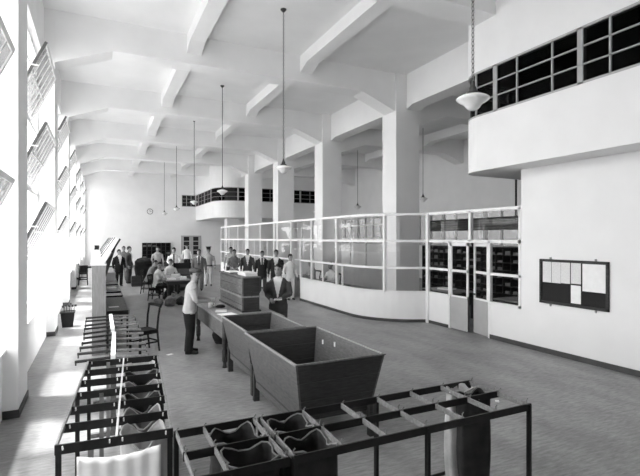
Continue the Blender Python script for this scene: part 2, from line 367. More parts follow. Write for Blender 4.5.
# flat front with the doors (plane of the right wall)
fx = 8.07
wd = struct(MB().box(fx, fx + .12, 6.94, 7.82, 0, .8).box(fx, fx + .12, 9.18, 9.98, 0, .8).build('wall_door_front', 'wall'), 'low white wall panels on both sides of the double door')
b = MB()
for z in (ZR[2], ZR[3]): b.box(fx - .01, fx + .07, 6.94, 9.98, z - .035, z + .035)
for y in (7.82, 9.16): b.box(fx - .01, fx + .07, y - .03, y + .03, 0, 2.22)
b.box(fx - .01, fx + .07, 8.4, 8.47, 2.22, 2.95); b.box(fx - .01, fx + .07, 6.94, 7.0, .8, 2.95)
for y0, y1 in ((6.94, 7.82), (9.16, 9.98)):
    for z in (.82, 1.48): b.box(fx - .01, fx + .07, y0, y1, z - .03, z + .03)
b.build('door_frame', 'white', wd)
for (y0, y1, z0, z1) in ((6.97, 8.43, 2.24, 2.93), (8.45, 9.96, 2.24, 2.93), (6.97, 7.8, .84, 1.46), (6.97, 7.8, 1.5, 2.2), (9.18, 9.96, .84, 1.46), (9.18, 9.96, 1.5, 2.2)):
    MB().box(fx + .03, fx + .036, y0, y1, z0, z1).build('pane', 'pglass', wd)
MB().box(fx - .012, fx, 9.18, 9.98, 0, .08).box(fx - .012, fx, 6.94, 7.8, 0, .1).build('skirting', 'base', wd)
def door(n, hy, wdt, sgn, ang, label):
    o = MB()
    for (a, b_, c, d) in ((0, wdt, .02, .09), (0, wdt, 2.1, 2.18), (0, wdt, .78, .86), (0, wdt, 1.45, 1.51), (0, .05, .02, 2.18), (wdt - .05, wdt, .02, 2.18)):
        o.box(-.02, .02, min(a * sgn, b_ * sgn), max(a * sgn, b_ * sgn), c, d)
    o = o.build('door_%d' % n, 'white'); o.location = (fx + .02, hy, 0); o.rotation_euler = (0, 0, ang); struct(o, label)
    s0, s1 = sorted((.05 * sgn, (wdt - .05) * sgn))
    MB().box(-.024, .024, s0 - .05, s1 + .05, .02, .82).build('lower_panel', 'greypaint', o)
    for z0, z1 in ((.86, 1.45), (1.51, 2.1)): MB().box(-.003, .003, s0, s1, z0, z1).build('pane', 'pglass', o)
    y = (wdt - .1) * sgn
    MB().tube([(-.03, y, .95), (-.06, y, .95)], .014).lathe([(0.005, 0), (.03, .01), (.03, .03), (.005, .04)], (-.07, y, .93), 10).build('door_handle', 'black', o)
door(1, 9.12, .62, -1, 0, 'closed glazed door leaf with a grey lower panel')
door(2, 7.86, .60, 1, R(-13), 'glazed door leaf standing slightly ajar')

# far door and cabinet
fd = struct(MB().box(6.19, 6.29, YF - .06, YF, 0, 2.5).box(7.74, 7.84, YF - .06, YF, 0, 2.5).box(6.19, 7.84, YF - .06, YF, 2.4, 2.5).box(6.98, 7.06, YF - .05, YF, 0, 2.4).build('door_3', 'greypaint'), 'glazed double door in the far wall')
for x0, x1 in ((6.29, 6.98), (7.06, 7.74)):
    lf = MB().box(x0, x1, YF - .04, YF - .005, 0, .9).box(x0, x0 + .12, YF - .04, YF - .005, .9, 2.4).box(x1 - .12, x1, YF - .04, YF - .005, .9, 2.4)
    for z in (1.25, 1.62, 2.0): lf.box(x0, x1, YF - .035, YF - .01, z, z + .06)
    l = lf.build('door_leaf', 'greypaint', fd); MB().box(x0 + .12, x1 - .12, YF - .012, YF - .006, .9, 2.4).build('pane', 'dark', l)
def pigeonhole(label, x0, x1, y0, y1, z0, z1, nx, nz, face, name='pigeonhole_cabinet', paper=True):
    """open-fronted sorting case; face = '-y' or '-x'"""
    t = thing(name, label, 'cabinet', ((x0 + x1) / 2, (y0 + y1) / 2, 0))
    ox, oy = (x0 + x1) / 2, (y0 + y1) / 2
    X0, X1, Y0, Y1 = x0 - ox, x1 - ox, y0 - oy, y1 - oy
    def bd(nm, m, *a): return MB().box(*a).build(nm, m, t)
    if face == '-y': bd('back_panel', 'dark', X0, X1, Y1 - .02, Y1, 0, z1)
    else: bd('back_panel', 'dark', X1 - .02, X1, Y0, Y1, 0, z1)
    bd('plinth', 'wood', X0, X1, Y0, Y1, 0, z0)
    for i in range(nz + 1):
        z = z0 + (z1 - z0) * i / nz; bd('shelf', 'wood', X0, X1, Y0, Y1 - .005, z - .012, z + .012)
    for i in range(nx + 1):
        if face == '-y': x = X0 + (X1 - X0) * i / nx; bd('divider', 'wood', x - .012, x + .012, Y0 + .005, Y1 - .025, z0, z1)
        else: y = Y0 + (Y1 - Y0) * i / nx; bd('divider', 'wood', X0 + .005, X1 - .025, y - .012, y + .012, z0, z1)
    if paper:
        rr = random.Random(len(label))
        for i in range(nx):
            for j in range(nz):
                if rr.random() < .5: continue
                z = z0 + (z1 - z0) * j / nz + .012; h = (z1 - z0) / nz * rr.uniform(.2, .55)
                if face == '-y': bd('paper_bundle', 'c_grey', X0 + (X1 - X0) * (i + .2) / nx, X0 + (X1 - X0) * (i + .8) / nx, Y0 + .04, Y1 - .03, z, z + h)
                else: bd('paper_bundle', 'c_grey', X0 + .04, X1 - .03, Y0 + (Y1 - Y0) * (i + .2) / nx, Y0 + (Y1 - Y0) * (i + .8) / nx, z, z + h)
    return t
pigeonhole('dark pigeonhole cabinet against the far wall left of the door', 3.15, 5.31, YF - .4, YF - .03, .35, 1.9, 6, 5, '-y')
pigeonhole('long dark pigeonhole case seen through the glazing of the doors', 11.5, 11.9, 7.2, 14.6, .3, 2.0, 24, 7, '-x')
ss = thing('dark_slats', 'dark slats added above the long pigeonhole case', 'screen', (11.7, 10.9, 0))  # slats added to draw dark stripes across the transom glass
for i in range(5): MB().obox((0, 0, 2.6 + .085 * i), (.12, 7.4, .015), Matrix.Rotation(R(35), 3, 'Y')).build('slat', 'c_dark', ss)
for y in (-3.6, -1.2, 1.2, 3.6): MB().box(-.02, .02, y - .02, y + .02, 2.015, 2.98).build('upright', 'c_dark', ss)
ck = thing('wall_clock', 'round white wall clock high on the far wall', 'clock', (3.75, YF - .002, 4.45))
b = MB(); b.lathe([(.2, 0), (.235, .02), (.235, .05), (.2, .06), (.2, .03)], (0, 0, 0), 24).build('clock_case', 'c_mid', ck).rotation_euler = (R(90), 0, 0)
MB().lathe([(.01, .02), (.205, .02), (.205, .035), (.01, .036)], (0, 0, 0), 24).build('dial', 'clock', ck).rotation_euler = (R(90), 0, 0)
MB().box(-.012, .012, -.05, -.04, 0, .16).build('hand', 'black', ck); MB().box(0, .11, -.05, -.04, -.012, .012).build('hand', 'black', ck)

# ------------------------------------------------------------------ notice board
nb = thing('notice_board', 'dark framed notice board hung on the white right wall', 'notice board', (8.07, 5.76, 1.44))
Wd, Hh = .70, .44
b = MB().box(-.02, -.004, -Wd, Wd, -Hh, Hh).build('backing', 'felt', nb)
for (y0, y1, z0, z1) in ((-Wd, Wd, Hh - .05, Hh), (-Wd, Wd, -Hh, -Hh + .05), (-Wd, -Wd + .05, -Hh, Hh), (Wd - .05, Wd, -Hh, Hh)):
    MB().box(-.045, -.004, y0, y1, z0, z1).build('frame_bar', 'wood', nb, bevel=.008)
for y in (-.46, .46):
    for z in (Hh, -Hh): MB().box(-.03, -.004, y - .015, y + .015, z - .03, z + .04 if z > 0 else z + .03).obox((-.02, y, z + (.02 if z > 0 else -.03)), (.02, .025, .04), Matrix()).build('mounting_lug', 'greypaint', nb)
MB().box(-.028, -.02, .02, .03, -Hh + .05, Hh - .05).build('centre_strip', 'wood', nb)
# sheets (seen left to right = decreasing y)
shs = [(.63, .44, .39, -.02, 'leftmost narrow printed sheet pinned on the notice board', 'card'),
       (.43, .235, .39, -.02, 'second printed sheet from the left on the notice board', 'card'),
       (.23, .04, .39, -.01, 'third printed sheet from the left on the notice board', 'card'),
       (.02, -.18, .39, .0, 'upper of the two narrow sheets stacked mid notice board', 'card'),
       (.02, -.18, -.03, -.37, 'lower sheet hanging in the middle of the dark notice board', 'paper'),
       (-.21, -.64, .385, -.12, 'large wide sheet at the right of the notice board', 'paper')]
for y1, y0, z1, z0, lab, m in shs:
    o = MB().box(-.0245, -.0225, y0, y1, z0, z1).build('notice_sheet', m); o.location = (8.07, 5.76, 1.44); tag(o, lab, 'paper', 'sheets on the notice board')

# ------------------------------------------------------------------ pendant lamps
def lamp(x, y, ztop, label, chain):
    t = thing('pendant_lamp', label, 'lamp', (x, y, 3.94), 0, 'pendant lamps')
    MB().lathe([(.01, -.125), (.05, -.12), (.08, -.095), (.105, -.055), (.15, -.03), (.19, .0), (.192, .012), (.17, .03), (.12, .052), (.07, .066), (.06, .07)], (0, 0, 0), 28).build('lamp_shade', 'opal', t, True)
    MB().lathe([(.075, .065), (.07, .09), (.045, .1), (.04, .14), (.025, .17), (.012, .22)], (0, 0, 0), 16).build('lamp_holder', 'c_mid', t, True)
    H = ztop - 3.94
    MB().lathe([(.07, H), (.07, H - .02), (.03, H - .06), (.012, H - .08)], (0, 0, 0), 12).build('ceiling_rose', 'c_mid', t, True)
    if chain:
        cm_ = MB(); z = .22; i = 0
        while z < H - .08:
            a = math.pi / 2 * (i % 2); pts = [(math.cos(a) * .018 * math.cos(q), math.sin(a) * .018 * math.cos(q), z + .028 + .034 * math.sin(q)) for q in [2 * math.pi * j / 8 for j in range(9)]]
            cm_.tube(pts, .0045, 5, False); z += .052; i += 1
        cm_.tube([(0, 0, .2), (0, 0, H - .06)], .003, 5); cm_.build('chain', 'bar', t)
    else: MB().tube([(0, 0, .2), (0, 0, H - .06)], .011, 6).build('rod', 'c_mid', t)
    return t
lamp(4.0, 4.13, ZS, 'nearest opal pendant lamp on a chain in front of the gallery window', True)
lamp(3.91, 10.1, ZS, 'opal pendant lamp on a chain in line with the square columns', True)
for y, lab in ((16.1, 'opal pendant lamp over the men standing by the far counter'), (21.4, 'small opal pendant lamp before the far gallery ribbon window'), (26.7, 'distant pendant lamp against the white far wall, beside the far gallery'), (32.0, 'farthest pendant lamp hanging in front of the far wall')):
    lamp(3.93, y, ZS, lab, False)
for y, lab in ((15.5, 'pendant lamp in the side aisle right of the nearest column'), (20.9, 'pendant lamp in the aisle between the two nearest columns'), (26.1, 'pendant lamp in the aisle in front of the far ribbon window')):
    lamp(12.25, y, ZA, lab, False)

# ------------------------------------------------------------------ mail bag racks (iron frames)
RZ = .95
def rack_frame(name, label, xs, ys, posts, loc=(0, 0, 0), rz=0):
    """rails along x at each y in ys, short cross bars between rails at each x in xs"""
    t = thing(name, label, 'rack', loc, rz)
    for y in ys: MB().box(xs[0] - .012, xs[-1] + .012, y - .006, y + .006, RZ - .055, RZ).build('rail', 'black', t)
    for x in xs:
        for a, b in zip(ys[:-1], ys[1:]):
            MB().box(x - .006, x + .006, a + .006, b - .006, RZ - .042, RZ - .002).build('cross_bar', 'bar', t)  # cross bars paler than the rails, window light put into their colour
            for y in (a + .03, b - .03):
                MB().tube([(x, y, RZ - .005), (x, y, RZ + .02), (x + .012, y, RZ + .03)], .005, 5).build('hook', 'bar', t)
    for (x, y) in posts:
        MB().box(x - .017, x + .017, y - .005, y + .005, 0, RZ - .01).box(x - .017, x - .011, y - .02, y + .02, 0, RZ - .01).build('leg', 'black', t)
    for y in (ys[0], ys[-1]): MB().box(xs[0], xs[-1], y - .004, y + .004, .12, .15).build('lower_rail', 'black', t)
    return t
P = .345
xsA = [1.10 + P * i for i in range(7)]       # right-hand rack: six cells wide, two deep
rack_frame('bag_rack', 'black iron mail bag rack across the foreground in front of the big bin', xsA, [2.64, 2.98, 3.32],
           [(xsA[-1], 2.64), (xsA[-1], 3.32), (xsA[3], 2.64), (xsA[3], 3.32), (xsA[0], 2.64), (xsA[0], 3.32)])
xsB = [.53, .66 + .02, 1.04]
rack_frame('bag_rack', 'short black iron rack section joining the two foreground racks', [.49, .68, 1.05], [2.64, 2.98, 3.34],
           [(.49, 3.34), (1.05, 3.34), (.49, 2.64)])
def rack_long(label, loc, rz, ln, wd, n):
    t = thing('bag_rack', label, 'rack', loc, rz)
    for x in (0, wd / 2, wd): MB().box(x - .007, x + .007, 0, ln, RZ - .03, RZ).build('side_rail', 'bar' if x != wd / 2 else 'brass', t)
    for i in range(n):
        y = ln * i / (n - 1)
        MB().box(-.01, wd + .01, y - .006, y + .006, RZ - .07, RZ - .005).build('cross_bar', 'black', t)
        for x in (.04, wd / 2 - .04, wd / 2 + .04, wd - .04):
            MB().tube([(x, y - .006, RZ - .03), (x, y - .03, RZ - .03), (x, y - .035, RZ - .005)], .005, 5).build('hook', 'brass', t)
    for x in (.01, wd - .01, wd * .28):
        for y in (.02, ln * .5, ln - .02): MB().box(x - .018, x + .018, y - .006, y + .006, 0, RZ - .03).build('leg', 'black' if x < .1 or x > .5 else 'c_grey', t)
    return t
rk = rack_long('long iron bag rack of flat black bars running away at lower left', (-.25, 3.46, 0), R(-3.8), 2.2, .72, 7)
def spine_rack(label, x, y, n, rz):
    t = thing('bag_rack', label, 'rack', (x, y, 0), rz)
    L_ = .34 * (n - 1)
    MB().box(-.025, .025, -.03, L_ + .03, RZ - .045, RZ + .012).build('spine', 'white', t)
    for i in range(n):
        for s in (-1, 1):
            dz = random.uniform(-.012, .012)
            MB().tube([(0, .34 * i, RZ - .02), (s * .39, .34 * i + dz, RZ - .03 + dz)], .017, 6).build('arm', 'black' if s < 0 else 'bar', t)
            MB().tube([(s * .38, .34 * i, RZ - .02), (s * .38, .34 * i - .01, RZ - .075)], .008, 5).build('hook', 'black', t)
    for y_ in (.1, L_ - .1):
        MB().box(-.03, .03, y_ - .03, y_ + .03, 0, RZ - .04).build('leg', 'midwood', t); MB().box(-.26, .26, y_ - .025, y_ + .025, 0, .05).build('foot', 'midwood', t)
    return t
spine_rack('nearer spine rack with black side arms behind the long bag rack', .15, 5.8, 5, R(-2))
spine_rack('farther spine rack with black side arms before the tall sorting case', .19, 7.5, 5, R(0))

# ------------------------------------------------------------------ cloth: bags and sacks
def sackmesh(rx, ry, h, seed, top=.8, n=28, m=12, amp=.05, sag=0.0):
    rr = random.Random(seed); ph = [rr.uniform(0, 6.28) for _ in range(6)]; vs = []; fs = []
    for j in range(m + 1):
        f = j / m; z = -h * (1 - f)
        s = .75 + .3 * math.sin(min(1, f * 1.4 + .15) * math.pi / 1.6) if f < .7 else 1.0 + (top - 1) * (f - .7) / .3
        for i in range(n):
            t = 2 * math.pi * i / n
            a = amp * (math.sin(3 * t + ph[0] + 2 * f) + .7 * math.sin(7 * t + ph[1] - 3 * f) + .5 * math.sin(11 * t + ph[2] + f * 5)) * (0.5 + f * .7)
            c, sn = math.cos(t), math.sin(t); q = (abs(c) ** 5 + abs(sn) ** 5) ** (-1 / 5)
            vs.append(((rx * s * q + a * .5) * c, (ry * s * q + a * .5) * sn, z - sag * (math.cos(2 * t) ** 2) * max(0, f - .75) * 4))
    for j in range(m):
        for i in range(n):
            k = (i + 1) % n; fs.append((j * n + i, j * n + k, (j + 1) * n + k, (j + 1) * n + i))
    fs.append(tuple(range(n - 1, -1, -1)))
    b = MB(); b.add(vs, fs); return b
def hung_bag(label, x, y, z, rx, ry, h, m, seed, cat='bag', rz=0, sag=.08):
    b = sackmesh(rx, ry, h, seed, top=1.0, sag=sag, amp=.022); o = b.build('mail_bag', m, None, True); o.location = (x, y, z); o.rotation_euler = (0, 0, rz)
    so = o.modifiers.new('cloth_thickness', 'SOLIDIFY'); so.thickness = .006
    v_ = [o.data.vertices[i].co.copy() for i in range(12 * 28, 13 * 28)]; hp = MB().tube(v_ + [v_[0]], .007, 6, False).build('rim_highlight', 'c_grey' if m == 'dcanvas' else 'c_pale', o, True)  # pale tube paints the highlight along the bag mouth
    return tag(o, label, cat)
cx = lambda i: xsA[0] + P * (i + .5)
hung_bag('pale canvas mail bag hanging at the right end of the foreground rack', cx(5) - .035, 3.235, .94, .125, .07, .9, 'canvas', 3, sag=.04)
hung_bag('added dark bag standing in for the shaded front of the pale canvas bag', cx(5) - .01, 3.07, .94, .145, .075, .88, 'dcanvas', 5, sag=.04)  # dark bag added as the shaded side of the bag behind
hung_bag('dark bag sagging from the rear cell at the left end of the foreground rack', cx(0), 3.15, .94, .15, .145, .8, 'dcanvas', 9, sag=.05)
hung_bag('dark bag sagging from the front cell at the left end of the foreground rack', cx(0), 2.81, .94, .15, .145, .8, 'dcanvas', 11, sag=.05)
hung_bag('dark bag with a creased pale mouth in the short rack section', .865, 3.16, .94, .165, .15, .8, 'dcanvas', 13, sag=.07)
hung_bag('dark bag in the front cell of the short rack section', .865, 2.81, .94, .165, .145, .8, 'dcanvas', 15, sag=.05)
def local(px, py, o=rk):
    a = o.rotation_euler.z; return (o.location.x + px * math.cos(a) - py * math.sin(a), o.location.y + px * math.sin(a) + py * math.cos(a))
for i, (m, lab) in enumerate((('c_pale', 'pale crumpled bag in the nearest right cell of the long rack'), ('sack', 'grey bag in the second right cell of the long rack'), ('dcanvas', 'dark bag in the third right cell of the long rack'),
                              ('sack', 'grey crumpled bag in the fourth right cell of the long rack'), ('dcanvas', 'dark bag in the fifth right cell of the long rack'), ('canvas', 'pale bag gathered in the farthest right cell of the long rack'))):
    px, py_ = local(.54, 2.2 / 6 * (i + .5)); hung_bag(lab, px, py_, .9, .15, .15, .75, m, 20 + i, rz=R(-3.8), sag=.1)
# white cloth hung under the front bar of the long rack
def drape(label, name, x0, x1, y, z1, h, m, rz=0, amp=.012, skew=0.0):
    n, k = 30, 12; vs = []; fs = []
    for j in range(k + 1):
        for i in range(n + 1):
            u = i / n; f = j / k
            vs.append(((u - .5) * (x1 - x0) + skew * f, -.02 + amp * math.sin(u * 17 + f * 2) * (.3 + f) + amp * math.sin(u * 31), -h * f - .035 * math.sin(u * math.pi) * (1 - f)))
    for j in range(k):
        for i in range(n): a = j * (n + 1) + i; fs.append((a, a + 1, a + n + 2, a + n + 1))
    o = MB().add(vs, fs).build(name, m, None, True); o.location = ((x0 + x1) / 2, y, z1); o.rotation_euler = (0, 0, rz)
    s = o.modifiers.new('cloth_thickness', 'SOLIDIFY'); s.thickness = .004
    return tag(o, label, 'cloth')
p0 = local(.385, -.03)
drape('white canvas sheet hooked under the front bar of the long rack', 'canvas_sheet', p0[0] - .26, p0[0] + .26, p0[1], .865, .6, 'c_white', R(-3.8), amp=.004)

# ------------------------------------------------------------------ hopper-shaped timber bins
def bin_(label, x0, x1, y0, y1, zt, zb, dx, dy, legs):
    cxx, cyy = (x0 + x1) / 2, (y0 + y1) / 2
    t = thing('mail_bin', label, 'bin', (cxx, cyy, 0))
    X, Y, th = (x1 - x0) / 2, (y1 - y0) / 2, .024
    def at(f): return X - dx * (1 - f), Y - dy * (1 - f), zb + (zt - zb) * f
    NB = 3
    for k in range(NB):
        f0, f1 = k / NB + .004, (k + 1) / NB - .001
        (xa, ya, za), (xb, yb, zb_) = at(f0), at(f1)
        for s in (-1, 1):
            b = MB().hexa([(s * xa, -ya, za), (s * (xa - th), -ya, za), (s * (xa - th), ya, za), (s * xa, ya, za), (s * xb, -yb, zb_), (s * (xb - th), -yb, zb_), (s * (xb - th), yb, zb_), (s * xb, yb, zb_)]); b.build('side_board', 'binlit', t)
            b = MB().hexa([(-xa + th, s * ya, za), (xa - th, s * ya, za), (xa - th, s * (ya - th), za), (-xa + th, s * (ya - th), za), (-xb + th, s * yb, zb_), (xb - th, s * yb, zb_), (xb - th, s * (yb - th), zb_), (-xb + th, s * (yb - th), zb_)]); b.build('end_board', 'bin', t)  # sides in the lit tone, ends in the shaded one
    xa, ya, za = at(0); MB().box(-xa, xa, -ya, ya, za - .02, za).build('floor_board', 'bin', t)
    r = .012; xb, yb, zb_ = at(1)
    for s in (-1, 1):
        MB().box(s * xb - .016, s * xb + .016, -yb - .01, yb + .01, zb_, zb_ + .016).build('rim', 'palewood', t); MB().box(-xb, xb, s * yb - .016, s * yb + .016, zb_, zb_ + .0159).build('rim', 'midwood', t)
    for sx in (-1, 1):
        for sy in (-1, 1):
            lx, ly = sx * (X - dx - .02), sy * (Y - dy * .6)
            MB().box(lx - .04, lx + .04, ly - .035, ly + .035, 0, zb + .12).build('leg', 'bin', t)
        MB().box(sx * (X - dx - .02) - .02, sx * (X - dx - .02) + .02, -Y + dy, Y - dy, zb - .1, zb - .02).build('skirt_board', 'binlit', t)
    for q in (.55, .75): 
        if legs: MB().box(X - .13, X - .115, -Y + 2 * Y * q, -Y + 2 * Y * q + .02, zt - .2 * q, zt - .2 * q + .06).build('number_plate', 'paper', t)
    return t
bin_('large nearest timber bin with sloping sides', 1.88, 3.0, 4.5, 6.34, .94, .3, .11, .13, True)
bin_('second timber bin between the large bin and the sorting table', 1.92, 2.84, 6.42, 7.9, .94, .34, .11, .13, False)

# ------------------------------------------------------------------ sorting table with cabinet
tb = thing('sorting_table', 'dark sorting table with turned legs behind the bins', 'table', (2.55, 9.3, 0))
MB().box(-.6, .58, -1.28, 1.3, .815, .85).build('table_top', 'desk', tb, bevel=.006)
for s in (-1, 1):
    MB().box(s * .54 - .015, s * .54 + .015, -1.2, 1.22, .5, .815).build('apron', 'midwood', tb); MB().box(-.54, .54, s * 1.2 - .015, s * 1.2 + .015, .5, .815).build('apron', 'midwood', tb)
    for q in (-1.2, 1.2):
        MB().lathe([(.045, 0), (.035, .03), (.03, .08), (.048, .12), (.05, .3), (.036, .34), (.05, .38), (.05, .5), (.05, .81)], (s * .53, q, 0), 12).build('leg', 'wood', tb, True)
lc = thing('letter_cabinet', 'tall narrow wooden letter cabinet standing on the sorting table', 'cabinet', (2.70, 9.66, .85))
MB().box(-.15, .17, -.93, .93, .02, .66).build('body', 'wood', lc)
for z0, z1 in ((.02, .13), (.14, .27), (.33, .49), (.5, .64)): MB().box(-.17, -.15, -.9, .9, z0, z1).build('front_board', 'midwood', lc)
MB().box(-.2, .18, -.94, .94, .28, .31).build('ledge', 'palewood', lc, bevel=.005); MB().box(-.19, .2, -.96, .96, .66, .685).build('cap_board', 'midwood', lc, bevel=.005)
MB().box(-.19, .2, -.95, .95, 0, .03).build('base_board', 'wood', lc)
MB().box(.0, .012, -.945, -.93, .3, .4).build('latch', 'black', lc)
def sheets(name, label, x, y, z, w_, l_, h_, rz, m='paper', cat='papers', group=None):
    t = MB(); rr = random.Random(int(x * 100 + y * 10)); n = max(1, int(h_ / .008))
    for i in range(n):
        a = rr.uniform(-.05, .05); t.obox((rr.uniform(-.008, .008), rr.uniform(-.008, .008), h_ * (i + .5) / n), (w_, l_, h_ / n * .92), Matrix.Rotation(a, 3, 'Z'))
    o = t.build(name, m); o.location = (x, y, z + .001); o.rotation_euler = (0, 0, rz); return tag(o, label, cat, group)
sheets('paper_stack', 'flat white paper on top of the letter cabinet', 2.72, 10.2, 1.535, .26, .36, .02, .1)
sheets('paper_stack', 'thick pale bundle at the near end of the cabinet top', 2.75, 9.15, 1.535, .25, .5, .07, .05, 'card')
sheets('paper_stack', 'grey folder lying mid cabinet top', 2.72, 9.72, 1.535, .2, .3, .015, -.1, 'c_grey')
sheets('paper_stack', 'white sheet lying on the table beside the cabinet', 2.22, 8.55, .85, .3, .42, .008, .2)
sheets('paper_stack', 'second white sheet near the back of the table', 2.2, 9.1, .85, .22, .3, .006, -.3, 'card')
o = MB().lathe([(.01, 0), (.1, 0), (.11, .02), (.06, .05), (.01, .055)], (0, 0, 0), 14).build('stamp_pad', 'black', None, True); o.location = (2.3, 9.6, .85); tag(o, 'small dark pad on the table by the cabinet front', 'pad')
mg = thing('tin_cup', 'white cup standing on the edge of the sorting table', 'cup', (2.1, 9.62, .851))
MB().lathe([(.04, 0), (.045, .02), (.05, .12), (.045, .12), (.038, .01)], (0, 0, 0), 16).build('cup_body', 'paper', mg, True); MB().tube([(.05, 0, .1), (.08, 0, .09), (.08, 0, .04), (.045, 0, .03)], .007, 6).build('cup_handle', 'paper', mg)
def floor_sack(label, x, y, rx, ry, h, m, seed, tilt=(0, 0, 0), group=None):
    rr = random.Random(seed); b = bmesh.new(); bmesh.ops.create_icosphere(b, subdivisions=3, radius=1)
    ph = [rr.uniform(0, 6) for _ in range(6)]
    for v in b.verts:
        c = v.co.copy(); d = 1 + .09 * math.sin(4 * c.x + ph[0]) * math.sin(4 * c.y + ph[1]) + .06 * math.sin(9 * c.z + ph[2] + 5 * c.x) + .05 * math.sin(11 * c.y + ph[3])
        z = c.z * d; z = max(z, -.72)
        k = max(0, c.z - .55) * 1.1
        v.co = Vector((c.x * rx * d * (1 - k), c.y * ry * d * (1 - k), (z + .72) / 1.72 * h))
    me = bpy.data.meshes.new('mail_sack'); b.to_mesh(me); b.free(); me.materials.append(M[m]); me.polygons.foreach_set('use_smooth', [True] * len(me.polygons))
    o = bpy.data.objects.new('mail_sack', me); C.objects.link(o); o.location = (x, y, 0); o.rotation_euler = tilt; return tag(o, label, 'sack', group)
floor_sack('dark full sack standing under the sorting table', 2.42, 10.0, .2, .2, .46, 'dcanvas', 41)
for i, (dx, dy, m, lab) in enumerate(((-.02, -.1, 'sack', 'grey sack at the front of the floor heap by the seated men'), (.36, 0, 'dcanvas', 'dark sack at the right of the floor heap'), (-.38, .1, 'sack', 'grey sack at the left end of the floor heap'),
                                      (.16, .3, 'sack', 'grey sack at the back of the floor heap under the table edge'), (.68, .22, 'dcanvas', 'flat dark sack trailing off the right of the heap'))):
    floor_sack(lab, 2.2 + dx, 16.35 + dy, .19, .15, .34 - .04 * (i % 3), m, 50 + i, (0, 0, i))

# ------------------------------------------------------------------ chairs, stool, tub
def chair(label, x, y, rz, m='wood', s=1.0, group=None):
    t = thing('wooden_chair', label, 'chair', (x, y, 0), rz, group)          # front = -y
    MB().box(-.21, .21, -.2, .21, .425, .455).build('seat', m, t, bevel=.01)
    for q in (-1, 1):
        MB().hexa([(q * .19 - .02, -.2, 0), (q * .19 + .02, -.2, 0), (q * .19 + .02, -.165, 0), (q * .19 - .02, -.165, 0), (q * .19 - .022, -.2, .425), (q * .19 + .022, -.2, .425), (q * .19 + .022, -.16, .425), (q * .19 - .022, -.16, .425)]).build('leg', m, t)
        MB().tube([(q * .19, .24, 0), (q * .19, .19, .43), (q * .2, .21, .7), (q * .205, .25, .93)], [.017, .022, .02, .018], 6).build('back_post', m, t)
        MB().box(q * .19 - .012, q * .19 + .012, -.17, .2, .18, .21).build('stretcher', m, t); MB().box(q * .19 - .012, q * .19 + .012, -.17, .19, .37, .425).build('seat_rail', m, t)
    MB().box(-.18, .18, .185, .2, .36, .425).build('seat_rail', m, t); MB().box(-.18, .18, .2, .215, .2, .23).build('stretcher', m, t)
    b = MB(); b.prism([(-.23, .88), (-.15, .895), (0, .9), (.15, .895), (.23, .88), (.23, .94), (.15, .955), (0, .96), (-.15, .955), (-.23, .94)], 'y', .235, .265); b.build('top_rail', m, t)
    return t
chair('dark empty chair with an open back beside the spine racks', .82, 9.95, R(-65), 'c_black')
st = thing('wooden_stool', 'dark stool with stacked things standing by the left windows', 'stool', (-.68, 25.3, 0))
MB().box(-.2, .2, -.2, .2, .6, .64).build('seat', 'wood', st)
for a in (-1, 1):
    for q in (-1, 1): MB().tube([(a * .2, q * .2, 0), (a * .16, q * .16, .6)], .02, 6).build('leg', 'wood', st)
    MB().box(-.17, .17, a * .17 - .012, a * .17 + .012, .25, .28).build('stretcher', 'wood', st)
sheets('ledger_stack', 'dark ledgers piled on the stool by the left windows', -.68, 25.3, .64, .36, .3, .32, .2, 'c_dark', 'books')
chair('dark chair pushed against the left wall behind the stool', -.72, 27.6, R(90), 'wood')
tu = thing('waste_tub', 'dark tapered tub with dry stalks by a left wall pier', 'tub', (-.72, 13.6, 0))
tm = MB()
for (a, b_, z0, z1) in ((0, 0, 0, 0),): tm.hexa([(-.12, -.12, 0), (.12, -.12, 0), (.12, .12, 0), (-.12, .12, 0), (-.16, -.16, .38), (.16, -.16, .38), (.16, .16, .38), (-.16, .16, .38)])
tm.build('tub_body', 'black', tu)
for s in (-1, 1): MB().box(-.17, .17, s * .16 - .01, s * .16 + .01, .37, .4).build('rim', 'c_mid', tu); MB().box(s * .16 - .01, s * .16 + .01, -.17, .17, .37, .4).build('rim', 'c_mid', tu)
for i in range(9):
    a = i * 2.4; r0 = .03 + .014 * i; x_, y_ = r0 * math.cos(a), r0 * math.sin(a)
    sk = MB().tube([(x_, y_, .36), (x_ * 1.1, y_ * 1.1, .48), (x_ * 1.3, y_ * 1.3, .54 + .015 * (i % 4))], [.008, .006, .003], 5).build('stalk', 'leaf', tu)
    MB().obox((x_ * 1.3, y_ * 1.3, .53 + .015 * (i % 4)), (.05, .02, .05), Matrix.Rotation(a, 3, 'Z')).build('leaf', 'leaf', sk)
o = sheets('paper_scrap', 'scrap of paper dropped on the floor beside the chair', 1.27, 9.47, 0, .12, .08, .004, .5)
o = sheets('paper_scrap', 'small white litter on the floor near the right wall', *(5.05, 4.75), 0, .05, .05, .015, .9)

